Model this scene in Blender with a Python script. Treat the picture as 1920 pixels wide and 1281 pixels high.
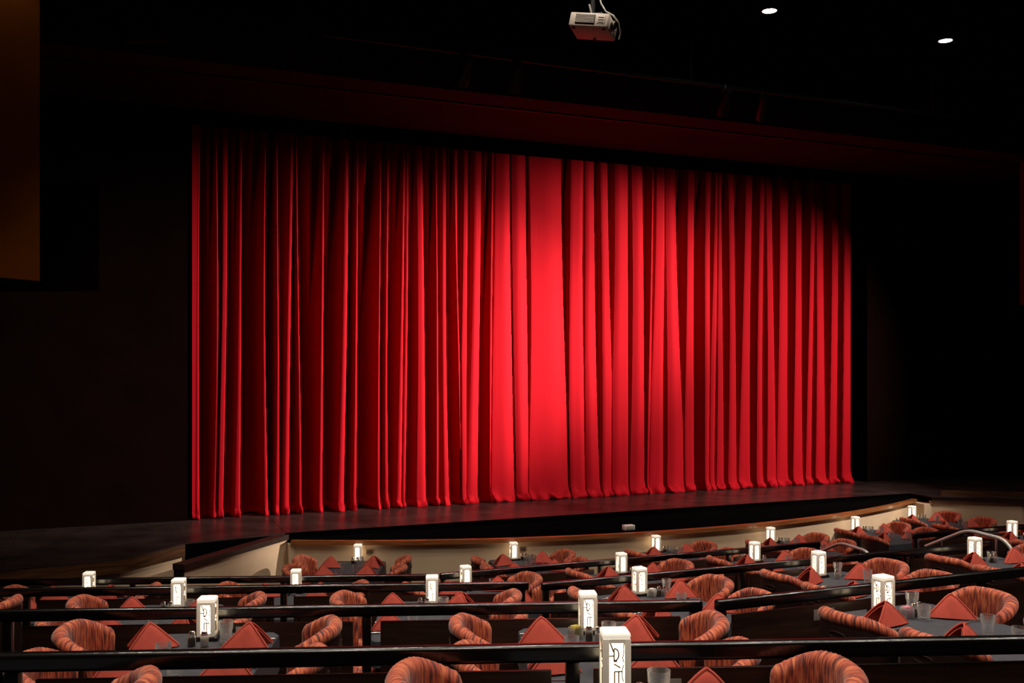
import bpy, bmesh, math, random
import numpy as np
from mathutils import Vector, Matrix
random.seed(7); np.random.seed(7)
PI = math.pi
for o in list(bpy.data.objects): bpy.data.objects.remove(o)
scene = bpy.context.scene
COL = scene.collection

# ------------------------------------------------------------------ frame of reference
H = 3.41            # eye height over the lowest audience floor
F = 1867.0          # focal length in pixels of the 1920 px frame
CT, ST = 0.92183, 0.38758
def P(s, d, z=0.0):
    """stage-aligned coordinates: s along the curtain, d towards it"""
    return Vector((CT*s - ST*d, ST*s + CT*d, z))
def px_at(px, Y):  return (px - 960.0)/F*Y

# ------------------------------------------------------------------ camera, world, exposure
cam_d = bpy.data.cameras.new('camera'); cam = bpy.data.objects.new('camera', cam_d); COL.objects.link(cam)
cam.location = (0, 0, H); cam.rotation_euler = (PI/2, 0, 0)
cam_d.sensor_width = 36; cam_d.lens = 35.0; cam_d.shift_y = 49.5/1920.0; cam_d.clip_start = .05; cam_d.clip_end = 100
scene.camera = cam
w = bpy.data.worlds.new('world'); scene.world = w; w.use_nodes = True
w.node_tree.nodes['Background'].inputs[0].default_value = (1, .8, .7, 1)
w.node_tree.nodes['Background'].inputs[1].default_value = 0.0006
vs = scene.view_settings
vs.view_transform = 'Standard'; vs.look = 'None'; vs.exposure = 0.0; vs.gamma = 1.0; vs.use_curve_mapping = False

def spot(name, loc, target, power, angle, blend, color, radius=.08):
    l = bpy.data.lights.new(name, 'SPOT'); l.energy = power; l.spot_size = math.radians(angle); l.spot_blend = blend
    l.color = color; l.shadow_soft_size = radius
    o = bpy.data.objects.new(name, l); COL.objects.link(o); o.location = loc
    o.rotation_euler = (Vector(target) - Vector(loc)).to_track_quat('-Z', 'Y').to_euler()
    return o
# unseen stage spotlights raking the curtain from house right, no fixtures built
SPOT_WHITE = (1.0, .86, .74)
BAR_D, BAR_Z = 11.7, 7.35
LS, LD, LZ = 15.3, 9.6, 6.5          # box boom position at house right, outside the frame
spot('stage_spot_key', P(LS, LD, LZ), P(8.0, 15.9, 4.45), 8800, 35, 1.0, SPOT_WHITE, .05)
spot('stage_spot_wash', P(LS+.3, LD, LZ-.3), P(3.7, 15.9, 3.2), 24000, 32, 1.0, SPOT_WHITE, .05)
spot('stage_spot_wash', P(LS+.3, LD, LZ-.3), P(11.2, 15.9, 2.6), 5000, 66, 1.0, SPOT_WHITE, .05)
# recessed downlights of the house ceiling
CEIL_Z = 8.0
DOWN = [(s, 10.5) for s in (-1, 2, 5, 8, 11, 14)] + [(s, d) for d in (7.5, 4.5, 1.5) for s in (-1, .5, 2, 3.5, 5, 6.5, 8, 9.5, 11, 13)]  # nearer unseen rows spaced tighter, extra lamps added to stretch highlights on the rails
for s, d in DOWN:
    q = P(s, d, CEIL_Z - .03)
    spot('house_downlight', q, q - Vector((0, 0, 1)), (360 if s < 7 else 250) if d > 9 else 190, 96, .55, (1.0, .86, .72), .07)
# added amber spots without any fixture, to brighten the side wall boxes
spot('added_wash_left', (-3.6, 8.9, 2.2), (-4.9, 9.7, 4.3), 5, 70, 1.0, (1.0, .5, .2), .1)
spot('added_wash_right', (9.0, 17.6, 3.2), (9.9, 18.7, 5.4), 3, 40, 1.0, (1.0, .5, .2), .1)

# ------------------------------------------------------------------ materials
def new_mat(name):
    m = bpy.data.materials.new(name); m.use_nodes = True
    nt = m.node_tree; b = nt.nodes['Principled BSDF']
    return m, nt, b
def N(nt, t, **kw):
    n = nt.nodes.new(t)
    for k, v in kw.items(): setattr(n, k, v)
    return n
def plain(name, col, rough=.5, metal=0.0, spec=.5, noise=0.0, nscale=8.0, emit=None, estr=0.0, coat=0.0):
    m, nt, b = new_mat(name)
    b.inputs['Roughness'].default_value = rough; b.inputs['Metallic'].default_value = metal
    b.inputs['Specular IOR Level'].default_value = spec
    b.inputs['Base Color'].default_value = (*col, 1)
    if coat: b.inputs['Coat Weight'].default_value = coat; b.inputs['Coat Roughness'].default_value = .12
    if noise:
        tc = N(nt, 'ShaderNodeTexCoord'); nz = N(nt, 'ShaderNodeTexNoise'); nz.inputs['Scale'].default_value = nscale; nz.inputs['Detail'].default_value = 5
        rp = N(nt, 'ShaderNodeValToRGB'); rp.color_ramp.elements[0].position = .3; rp.color_ramp.elements[1].position = .72
        rp.color_ramp.elements[0].color = (*[c*(1-noise) for c in col], 1); rp.color_ramp.elements[1].color = (*[min(1, c*(1+noise)) for c in col], 1)
        nt.links.new(tc.outputs['Object'], nz.inputs['Vector']); nt.links.new(nz.outputs['Fac'], rp.inputs['Fac']); nt.links.new(rp.outputs['Color'], b.inputs['Base Color'])
    if emit:
        b.inputs['Emission Color'].default_value = (*emit, 1); b.inputs['Emission Strength'].default_value = estr
    return m
def matte(name, col):
    m, nt, b = new_mat(name); nt.nodes.remove(b); d = N(nt, 'ShaderNodeBsdfDiffuse'); d.inputs['Roughness'].default_value = .6
    tc = N(nt, 'ShaderNodeTexCoord'); nz = N(nt, 'ShaderNodeTexNoise'); nz.inputs['Scale'].default_value = 1.7; nz.inputs['Detail'].default_value = 4
    rp = N(nt, 'ShaderNodeValToRGB'); rp.color_ramp.elements[0].color = (*[c*.6 for c in col], 1); rp.color_ramp.elements[1].color = (*[c*1.4 for c in col], 1)
    nt.links.new(tc.outputs['Object'], nz.inputs['Vector']); nt.links.new(nz.outputs['Fac'], rp.inputs['Fac']); nt.links.new(rp.outputs['Color'], d.inputs['Color'])
    nt.links.new(d.outputs[0], nt.nodes['Material Output'].inputs['Surface']); return m
def wood(name, c0, c1, rough=.4, scale=(1.2, 14, 14), coat=0.0):
    m, nt, b = new_mat(name)
    tc = N(nt, 'ShaderNodeTexCoord'); mp = N(nt, 'ShaderNodeMapping'); mp.inputs['Scale'].default_value = scale
    nz = N(nt, 'ShaderNodeTexNoise'); nz.inputs['Scale'].default_value = 2.0; nz.inputs['Detail'].default_value = 6; nz.inputs['Distortion'].default_value = .6
    rp = N(nt, 'ShaderNodeValToRGB'); rp.color_ramp.elements[0].position = .32; rp.color_ramp.elements[1].position = .7
    rp.color_ramp.elements[0].color = (*c0, 1); rp.color_ramp.elements[1].color = (*c1, 1)
    nt.links.new(tc.outputs['Object'], mp.inputs['Vector']); nt.links.new(mp.outputs['Vector'], nz.inputs['Vector'])
    nt.links.new(nz.outputs['Fac'], rp.inputs['Fac']); nt.links.new(rp.outputs['Color'], b.inputs['Base Color'])
    b.inputs['Roughness'].default_value = rough
    if coat: b.inputs['Coat Weight'].default_value = coat; b.inputs['Coat Roughness'].default_value = .1
    return m
def flame_fabric():
    m, nt, b = new_mat('flame_stitch_fabric')
    uv = N(nt, 'ShaderNodeUVMap'); mp = N(nt, 'ShaderNodeMapping'); mp.inputs['Scale'].default_value = (60, 9, 1)
    mp.inputs['Rotation'].default_value = (0, 0, .12)
    oi = N(nt, 'ShaderNodeObjectInfo'); ad = N(nt, 'ShaderNodeVectorMath', operation='ADD')
    cm = N(nt, 'ShaderNodeCombineXYZ'); ml = N(nt, 'ShaderNodeMath', operation='MULTIPLY'); ml.inputs[1].default_value = 37.0
    nt.links.new(oi.outputs['Random'], ml.inputs[0]); nt.links.new(ml.outputs[0], cm.inputs[0]); nt.links.new(ml.outputs[0], cm.inputs[2])
    nt.links.new(uv.outputs['UV'], mp.inputs['Vector']); nt.links.new(mp.outputs['Vector'], ad.inputs[0]); nt.links.new(cm.outputs[0], ad.inputs[1])
    nz = N(nt, 'ShaderNodeTexNoise'); nz.inputs['Scale'].default_value = 1.0; nz.inputs['Detail'].default_value = 3; nz.inputs['Distortion'].default_value = .3
    nt.links.new(ad.outputs[0], nz.inputs['Vector'])
    rp = N(nt, 'ShaderNodeValToRGB'); cr = rp.color_ramp
    cr.elements[0].position = .33; cr.elements[0].color = (.05, .013, .012, 1)
    cr.elements[1].position = .68; cr.elements[1].color = (.66, .20, .075, 1)
    e = cr.elements.new(.43); e.color = (.24, .034, .018, 1)
    e = cr.elements.new(.52); e.color = (.46, .08, .033, 1)
    nt.links.new(nz.outputs['Fac'], rp.inputs['Fac']); nt.links.new(rp.outputs['Color'], b.inputs['Base Color'])
    b.inputs['Roughness'].default_value = .75; b.inputs['Sheen Weight'].default_value = .25; b.inputs['Sheen Roughness'].default_value = .4
    bp = N(nt, 'ShaderNodeBump'); bp.inputs['Strength'].default_value = .25; bp.inputs['Distance'].default_value = .004
    nt.links.new(nz.outputs['Fac'], bp.inputs['Height']); nt.links.new(bp.outputs['Normal'], b.inputs['Normal'])
    return m
def thin_glass(name='clear_glass', tint=(.96, .98, .98)):
    m, nt, b = new_mat(name); nt.nodes.remove(b); out = nt.nodes['Material Output']
    tr = N(nt, 'ShaderNodeBsdfTransparent'); tr.inputs[0].default_value = (*tint, 1)
    gl = N(nt, 'ShaderNodeBsdfGlossy'); gl.inputs['Roughness'].default_value = .14
    fr = N(nt, 'ShaderNodeLayerWeight'); fr.inputs[0].default_value = .35
    cl = N(nt, 'ShaderNodeMath', operation='MULTIPLY_ADD'); cl.inputs[1].default_value = .9; cl.inputs[2].default_value = .08
    mx = N(nt, 'ShaderNodeMixShader')
    nt.links.new(fr.outputs['Fresnel'], cl.inputs[0]); nt.links.new(cl.outputs[0], mx.inputs[0])
    nt.links.new(tr.outputs[0], mx.inputs[1]); nt.links.new(gl.outputs[0], mx.inputs[2]); df = N(nt, 'ShaderNodeBsdfTranslucent'); df.inputs[0].default_value = (.8, .8, .8, 1); m2 = N(nt, 'ShaderNodeMixShader'); fc = N(nt, 'ShaderNodeMath', operation='MULTIPLY_ADD'); fc.inputs[1].default_value = .55; fc.inputs[2].default_value = .05; nt.links.new(fr.outputs['Facing'], fc.inputs[0]); nt.links.new(fc.outputs[0], m2.inputs[0])
    nt.links.new(mx.outputs[0], m2.inputs[1]); nt.links.new(df.outputs[0], m2.inputs[2]); nt.links.new(m2.outputs[0], out.inputs['Surface'])
    return m
def curtain_mat():
    m, nt, b = new_mat('red_velvet')
    b.inputs['Base Color'].default_value = (.34, .0034, .0095, 1); b.inputs['Roughness'].default_value = .8
    b.inputs['Specular IOR Level'].default_value = .06
    b.inputs['Sheen Weight'].default_value = .03; b.inputs['Sheen Roughness'].default_value = .35; b.inputs['Sheen Tint'].default_value = (1, .25, .22, 1)
    tc = N(nt, 'ShaderNodeTexCoord'); mp = N(nt, 'ShaderNodeMapping'); mp.inputs['Scale'].default_value = (40, 40, 1.2)
    nz = N(nt, 'ShaderNodeTexNoise'); nz.inputs['Scale'].default_value = 1.0; nz.inputs['Detail'].default_value = 3
    bp = N(nt, 'ShaderNodeBump'); bp.inputs['Strength'].default_value = .15; bp.inputs['Distance'].default_value = .01
    nt.links.new(tc.outputs['Object'], mp.inputs['Vector']); nt.links.new(mp.outputs['Vector'], nz.inputs['Vector'])
    nt.links.new(nz.outputs['Fac'], bp.inputs['Height']); nt.links.new(bp.outputs['Normal'], b.inputs['Normal'])
    return m

M = dict(
    black=plain('black_paint', (.006, .006, .007), .6, noise=.3),
    wallblack=matte('dark_house_paint', (.006, .0022, .002)),
    ceil=matte('ceiling_black', (.004, .0035, .0035)),
    carpet=plain('dark_carpet', (.006, .003, .003), .95, spec=.1, noise=.5, nscale=30),
    rail=plain('glossy_black_rail', (.004, .0035, .0035), .2, spec=.75, noise=.2),
    panel=wood('dark_walnut_panel', (.012, .005, .0025), (.028, .011, .006), .35, (1.5, 1.5, 18)),
    cream=plain('cream_plaster', (.70, .52, .35), .85, spec=.2, noise=.06, nscale=3),
    fascia=wood('stained_oak_fascia', (.035, .014, .006), (.12, .05, .018), .35, (1.2, 1.2, 16)),
    trim=wood('stained_trim', (.18, .062, .018), (.36, .13, .042), .3, (1.2, 1.2, 18), .3),
    capwood=wood('dark_cap', (.018, .008, .006), (.035, .015, .011), .45, (3, 3, 8)),
    deck=plain('scuffed_stage_deck', (.026, .016, .015), .33, spec=.45, noise=.5, nscale=2.2),
    deckblack=matte('deck_edge_black', (.0022, .0018, .002)),
    velvet=curtain_mat(),
    soffit=plain('dark_red_soffit', (.035, .012, .009), .8, spec=.1, noise=.2, nscale=1.0),
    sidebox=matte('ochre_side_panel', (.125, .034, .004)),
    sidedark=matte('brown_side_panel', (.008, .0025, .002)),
    fabric=flame_fabric(),
    shell=plain('dark_brown_vinyl', (.016, .006, .005), .45, spec=.4, noise=.2, nscale=20),
    legwood=wood('dark_leg_wood', (.02, .009, .005), (.04, .018, .01), .4),
    slot=plain('bronze_slot_rim', (.05, .03, .02), .35, .6),
    napkin=plain('salmon_napkin', (.52, .088, .062), .85, spec=.15, noise=.12, nscale=14),
    cloth=plain('slate_tablecloth', (.045, .049, .060), .8, spec=.25, noise=.15, nscale=20),
    tabletop=plain('table_laminate', (.03, .022, .018), .5),
    iron=plain('black_iron', (.01, .01, .01), .45, .3),
    glass=thin_glass(),
    chrome=plain('chrome', (.75, .74, .72), .2, 1.0),
    satin=plain('satin_steel', (.50, .49, .47), .38, .45),
    steel=plain('brushed_steel', (.62, .6, .58), .26, 1.0),
    pepper=plain('ground_pepper', (.05, .035, .02), .95, noise=.7, nscale=300),
    salt=plain('white_salt', (.75, .73, .7), .9, noise=.05, nscale=200),
    lampbody=plain('white_acrylic', (.72, .68, .60), .5, emit=(1, .80, .58), estr=.15),
    lampcap=plain('white_acrylic_cap', (.85, .82, .76), .5, emit=(1, .88, .70), estr=.62),
    lampglow=plain('lamp_glow', (1, .9, .75), .6, emit=(1.0, .80, .52), estr=5.0),
    tracery=plain('bronze_tracery', (.14, .08, .045), .6),
    plaque=plain('pewter_plaque', (.30, .27, .25), .45, .3, noise=.1),
    ink=plain('dark_lettering', (.03, .025, .025), .6),
    plate=plain('bronze_wall_plate', (.18, .10, .06), .5, .3),
    lens=plain('downlight_lens', (1, 1, 1), .5, emit=(1, .95, .88), estr=30.0),
    projector=plain('warm_white_plastic', (.45, .39, .33), .5, noise=.04),
    projgrey=plain('grey_plastic', (.07, .055, .045), .55),
    cable=plain('grey_cable', (.42, .40, .39), .6),
    paper_y=plain('yellow_packets', (.75, .62, .12), .8, noise=.3, nscale=120),
    paper_p=plain('pink_packets', (.72, .32, .42), .8, noise=.35, nscale=120),
    paper_w=plain('white_packets', (.8, .78, .74), .8, noise=.15, nscale=120),
)

# ------------------------------------------------------------------ mesh helpers
def mesh_from(bm, name, smooth=35):
    me = bpy.data.meshes.new(name); bm.normal_update(); bm.to_mesh(me); bm.free()
    if smooth:
        me.polygons.foreach_set('use_smooth', [True]*len(me.polygons))
        me.set_sharp_from_angle(angle=math.radians(smooth))
    return me
def obj(name, bm_or_me, mat, parent=None, loc=None, rotz=None, smooth=35):
    me = bm_or_me if isinstance(bm_or_me, bpy.types.Mesh) else mesh_from(bm_or_me, name, smooth)
    if mat and not me.materials: me.materials.append(mat)
    o = bpy.data.objects.new(name, me); COL.objects.link(o)
    if parent: o.parent = parent
    if loc is not None: o.location = loc
    if rotz is not None: o.rotation_euler.z = rotz
    return o
def tag(o, label=None, cat=None, group=None, kind=None):
    if label: o['label'] = label
    if cat: o['category'] = cat
    if group: o['group'] = group
    if kind: o['kind'] = kind
    return o
def thing(name, label, cat, loc=(0, 0, 0), rotz=0, group=None):
    o = bpy.data.objects.new(name, None); COL.objects.link(o); o.location = loc; o.rotation_euler.z = rotz
    o.empty_display_size = .1
    return tag(o, label, cat, group)
def copy_tree(o, parent=None):
    c = o.copy(); COL.objects.link(c); c.parent = parent
    for ch in list(o.children): copy_tree(ch, c)
    return c
def delete_tree(o):
    for ch in list(o.children): delete_tree(ch)
    bpy.data.objects.remove(o)
def BM(): return bmesh.new()
def box(bm, c, size, bevel=0.0, rot=None, seg=2):
    r = bmesh.ops.create_cube(bm, size=1.0); vs_ = r['verts']
    mat = Matrix.Translation(c) @ (rot.to_4x4() if rot is not None else Matrix.Identity(4)) @ Matrix.Diagonal((*size, 1))
    bmesh.ops.transform(bm, matrix=mat, verts=vs_)
    if bevel:
        es = list({e for v in vs_ for e in v.link_edges})
        bmesh.ops.bevel(bm, geom=es, offset=bevel, segments=seg, affect='EDGES', profile=.5)
    return bm
def prism(bm, pts, z0, z1):
    """extruded polygon, pts in order (world XY)"""
    a = sum(pts[i][0]*pts[(i+1) % len(pts)][1] - pts[(i+1) % len(pts)][0]*pts[i][1] for i in range(len(pts)))
    if a < 0: pts = pts[::-1]
    lo = [bm.verts.new((p[0], p[1], z0)) for p in pts]; hi = [bm.verts.new((p[0], p[1], z1)) for p in pts]
    n = len(pts)
    bm.faces.new(lo[::-1]); bm.faces.new(hi)
    for i in range(n): bm.faces.new((lo[i], lo[(i+1) % n], hi[(i+1) % n], hi[i]))
    return bm
def lathe(bm, prof, n=24, facet=None):
    """prof: list of (r, z); facet(i, r, z) may modulate r"""
    rings = []
    for r, z in prof:
        if r < 1e-6: rings.append([bm.verts.new((0, 0, z))]); continue
        rings.append([bm.verts.new(((facet(i, r, z) if facet else r)*math.cos(2*PI*i/n), (facet(i, r, z) if facet else r)*math.sin(2*PI*i/n), z)) for i in range(n)])
    for a, b in zip(rings, rings[1:]):
        for i in range(n):
            j = (i+1) % n
            if len(a) == 1 and len(b) == 1: continue
            if len(a) == 1: bm.faces.new((a[0], b[j], b[i]))
            elif len(b) == 1: bm.faces.new((a[i], a[j], b[0]))
            else: bm.faces.new((a[i], a[j], b[j], b[i]))
    return bm
def tube(bm, pts, r, n=8, cap=True):
    pts = [Vector(p) for p in pts]; rings = []
    for k, p in enumerate(pts):
        t = (pts[min(k+1, len(pts)-1)] - pts[max(k-1, 0)]).normalized()
        a = t.cross(Vector((0, 0, 1)))
        if a.length < .05: a = t.cross(Vector((0, 1, 0)))
        a.normalize(); b = a.cross(t)
        rr = r[k] if isinstance(r, (list, tuple)) else r
        rings.append([bm.verts.new(p + rr*(math.cos(2*PI*i/n)*a + math.sin(2*PI*i/n)*b)) for i in range(n)])
    for x, y in zip(rings, rings[1:]):
        for i in range(n): bm.faces.new((x[i], x[(i+1) % n], y[(i+1) % n], y[i]))
    if cap: bm.faces.new(rings[0][::-1]); bm.faces.new(rings[-1])
    bmesh.ops.recalc_face_normals(bm, faces=bm.faces)
    return bm
def sphere(bm, c, r, u=12, v=8):
    q = bmesh.ops.create_uvsphere(bm, u_segments=u, v_segments=v, radius=r)
    bmesh.ops.translate(bm, vec=Vector(c), verts=q['verts']); return bm
def wall_strip(bm, pts, z0, z1, th):
    """a thick wall following a polyline; th on the far side"""
    n = len(pts); pts = [Vector((p[0], p[1], 0)) for p in pts]; off = []
    for i in range(n):
        t = (pts[min(i+1, n-1)] - pts[max(i-1, 0)]).normalized(); off.append(Vector((-t.y, t.x, 0))*th)
    A = [bm.verts.new((*p.xy, z0)) for p in pts]; B = [bm.verts.new((*p.xy, z1)) for p in pts]
    C = [bm.verts.new((*(p+q).xy, z1)) for p, q in zip(pts, off)]; D = [bm.verts.new((*(p+q).xy, z0)) for p, q in zip(pts, off)]
    for i in range(n-1):
        for X, Y in ((A, B), (B, C), (C, D), (D, A)): bm.faces.new((X[i], X[i+1], Y[i+1], Y[i]))
    bm.faces.new((A[0], B[0], C[0], D[0])); bm.faces.new((D[-1], C[-1], B[-1], A[-1]))
    bmesh.ops.recalc_face_normals(bm, faces=bm.faces)
    return bm
def struct(name, bm, mat, parent=None, smooth=35):
    o = obj(name, bm, mat, parent, smooth=smooth)
    if not parent: o['kind'] = 'structure'
    return o

def sbox(s0, s1, d0, d1, z0, z1): return prism(BM(), [P(s0, d0).xy, P(s1, d0).xy, P(s1, d1).xy, P(s0, d1).xy], z0, z1)

# ------------------------------------------------------------------ seating tiers
AL = math.radians(3.5)
TL = Vector((math.cos(AL), math.sin(AL), 0)); NL = Vector((-math.sin(AL), math.cos(AL), 0))
TR = Vector((CT, ST, 0)); NR = Vector((-ST, CT, 0))
AR = math.atan2(ST, CT)
FLOOR = {1: 1.44, 2: 1.06, 3: .65, 4: .28, 5: 0.0}
RAIL_H = .87; TABLE_H = .74
# left block rails: a point on the near top edge, and the right end X
LREF = {1: (0, 3.93), 2: (0, 6.25), 3: (-1.21, 8.69), 4: (-1.51, 10.85)}
RD = {2: 5.32, 3: 7.94, 4: 10.37}
def on_rail_L(row, X):
    x0, y0 = LREF[row]; return Vector((X, y0 + (X-x0)*math.tan(AL), 0))

struct('floor', prism(BM(), [P(-4, -3), P(19, -3), P(19, 17.5), P(-4, 17.5)], -.3, 0), M['carpet'])
EDGE = .035
for row in (4, 3, 2, 1):
    a = on_rail_L(row, -7.5) + NL*EDGE
    if row == 1:
        pts = [a, on_rail_L(1, 6.5) + NL*EDGE, Vector((6.5, -2.0, 0)), Vector((-7.5, -2.0, 0))]
    else:
        b = on_rail_L(row, {2: 1.25, 3: .21, 4: -.82}[row]) + NL*EDGE
        pts = [a, b, P(3.62, RD[row]+EDGE), P(17, RD[row]+EDGE), P(17, -2), Vector((-7.5, -2.0, 0))]
    z0 = FLOOR[row+1]
    struct('floor', prism(BM(), [p.xy for p in pts], z0, FLOOR[row]), M['carpet'], smooth=0)

def railing(row, p0, p1, posts, label, plaques=(), first_post_end=True):
    """top rail with posts; walnut panels hang between the posts"""
    p0, p1 = Vector(p0), Vector(p1); u = (p1-p0); L = u.length; ang = math.atan2(u.y, u.x)
    z = FLOOR[row]; r = thing('railing', label, 'railing', (p0.x, p0.y, z), ang, 'black railings along the seating tiers')
    # local x along the rail, local +y away from the camera. near top edge lies on y = 0
    obj('top_rail', box(BM(), (L/2, .03, RAIL_H-.036), (L, .06, .072), .018, None, 5), M['rail'], r)
    for x in posts:
        obj('post', box(BM(), (x, .03, (RAIL_H-.072)/2), (.055, .045, RAIL_H-.072), .004), M['rail'], r)
    top = RAIL_H-.105
    ends = sorted(posts)
    spans = list(zip(ends, ends[1:]))
    if ends and ends[0] > .5: spans.insert(0, (-.05, ends[0]))
    if ends and L-ends[-1] > .5: spans.append((ends[-1], L+.05))
    for a, b in spans:
        x0, x1 = a+.085, b-.085
        obj('panel', box(BM(), ((x0+x1)/2, .032, top/2+.01), (x1-x0, .024, top-.02), .004), M['panel'], r)
        for x in (x0+.045, x1-.045):
            obj('bolt', sphere(BM(), (x, .018, .585), .012, 10, 6), M['chrome'], r)
    for x, zz, wd, ht, txt in plaques:
        pl = obj('plaque', box(BM(), (x, .017, zz), (wd, .006, ht), .002), M['plaque'], r)
        for k, (lx, lw) in enumerate(txt):
            obj('lettering', box(BM(), (x-wd/2+lx*wd, .0135, zz + (.12 if k % 2 else -.1)*ht), (lw*wd, .002, ht*.16)), M['ink'], pl)
    return r
TXT = ((.3, .12), (.5, .3), (.62, .4), (.2, .1))
railing(1, on_rail_L(1, -3.4), on_rail_L(1, 4.9), [1.48, 3.65, 5.85, 8.0], 'nearest black railing crossing the whole bottom of the view',
        [(3.4+.645, .66, .085, .13, ((.18, .09), (.3, .1), (.47, .1)))])
railing(2, on_rail_L(2, -3.9), on_rail_L(2, 1.215), [.82, 3.0, 5.07], 'second black railing from the front, left block, ending mid aisle',
        [(3.9-1.66, .705, .09, .085, ((.25, .2), (.5, .3))), (3.9+.68, .70, .09, .085, ((.25, .2), (.5, .3)))])
railing(3, on_rail_L(3, -5.1), on_rail_L(3, .149), [.94, 3.12, 5.2], 'third black railing from the front, left block',
        [(5.1-.475, .715, .09, .07, ((.5, .3), (.6, .4)))])
railing(4, on_rail_L(4, -6.0), on_rail_L(4, -.87), [.3, 1.92, 3.52, 5.08], 'farthest black railing of the left block, below the stage steps')
def railR(row, s0, s1, posts, label, plaques=()):
    return railing(row, P(s0, RD[row]), P(s1, RD[row]), [p-s0 for p in posts], label, plaques)
railR(2, 3.66, 9.2, [3.70, 5.95, 8.2], 'black railing rising from mid aisle behind the right hand lamp', [(.85, .70, .17, .075, ((.5, .3), (.55, .5)))])
railR(3, 3.63, 9.0, [3.67, 5.75, 7.8], 'middle black railing of the right block, highlight along its top', [(1.45, .71, .09, .07, ((.5, .4),))])
railR(3, 10.2, 14.5, [10.24, 12.3, 14.4], 'middle black railing beyond the second aisle at far right')
railR(4, 3.51, 8.72, [3.55, 5.5, 7.3, 8.68], 'farthest black railing of the right block, before the stage front tables')
railR(4, 10.3, 15.0, [10.34, 12.4, 14.5], 'farthest black railing beyond the second aisle at right edge')

# ------------------------------------------------------------------ stage
SZ = 1.09
stage = thing('stage', 'dark scuffed stage floor in front of the red curtain', 'stage', (0, 0, 0))
# main deck as separate sheets
D0, D1, S0, S1 = 14.13, 16.3, 2.5, 13.92
xs = np.linspace(S0, S1, 10); ds = [D0, 15.1, D1]
for i in range(9):
    for j in range(2):
        q = [P(xs[i]+.003, ds[j]+.003), P(xs[i+1]-.003, ds[j]+.003), P(xs[i+1]-.003, ds[j+1]-.003), P(xs[i]+.003, ds[j+1]-.003)]
        obj('deck_panel', prism(BM(), [v.xy for v in q], SZ-.02, SZ), M['deck'], stage, smooth=0)
obj('deck_frame', prism(BM(), [P(S0, D0).xy, P(S1, D0).xy, P(S1, D1).xy, P(S0, D1).xy], .05, SZ-.021), M['deckblack'], stage, smooth=0)
obj('edge_strip', box(BM(), P((S0+S1)/2, D0-.006, SZ-.012), (S1-S0, .012, .024), .003, Matrix.Rotation(AR, 3, 'Z')), M['deckblack'], stage)
# left wing deck
LW = [(1.12, 13.81), (.3, 13.0), (-.98, 12.78), (-2.9, 12.5)]
for poly in ([(1.12, 13.85), (2.497, 14.13), (2.497, 16.3), (1.12, 16.3)], [(1.117, 13.81), (1.117, 16.3), (-.98, 16.3), (-.98, 12.78), (.3, 13.0)], [(-.985, 12.78), (-.985, 16.3), (-2.9, 16.3), (-2.9, 12.5)]):
    obj('deck_panel', prism(BM(), [P(*q).xy for q in poly], SZ-.02, SZ), M['deck'], stage, smooth=0)
for a, b in zip(LW, LW[1:]):
    A, B = P(*a), P(*b); mid = (A+B)/2; u = B-A; ang = math.atan2(u.y, u.x)
    bm = BM(); wall_strip(bm, [B, A], SZ-.175, SZ-.02, .05); obj('fascia_board', bm, M['fascia'], stage)
    bm = BM(); wall_strip(bm, [B + P(0, .07), A + P(0, .07)], 0, SZ-.17, .06); struct('wall_stage_left', bm, M['cream'])
# front of the wing where the steps meet it
obj('riser_board', prism(BM(), [P(1.14, 13.82).xy, P(2.44, 14.08).xy, P(2.44, 14.14).xy, P(1.14, 13.88).xy], .3, SZ-.02), M['deckblack'], stage, smooth=0)
# right wing deck
RW = [(18.5, 12.5), (15.2, 12.72), (13.95, 13.62)]
obj('deck_panel', prism(BM(), [P(*q).xy for q in ((13.923, 13.62), (15.2, 12.72), (18.5, 12.5), (18.5, 16.3), (13.923, 16.3))], SZ-.02, SZ), M['deck'], stage, smooth=0)
for a, b in zip(RW, RW[1:]):
    A, B = P(*a), P(*b)
    bm = BM(); wall_strip(bm, [B, A], SZ-.085, SZ-.02, .05); obj('fascia_board', bm, M['capwood'], stage)
    bm = BM(); wall_strip(bm, [B + P(0, .06), A + P(0, .06)], 0, SZ-.085, .06); struct('wall_stage_right', bm, M['cream'])
bm = BM(); wall_strip(bm, [P(14.3, 13.75), P(15.35, 12.98), P(18.5, 12.8)], SZ+.0, SZ+.075, .06); obj('raised_kerb', bm, M['fascia'], stage)
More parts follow.
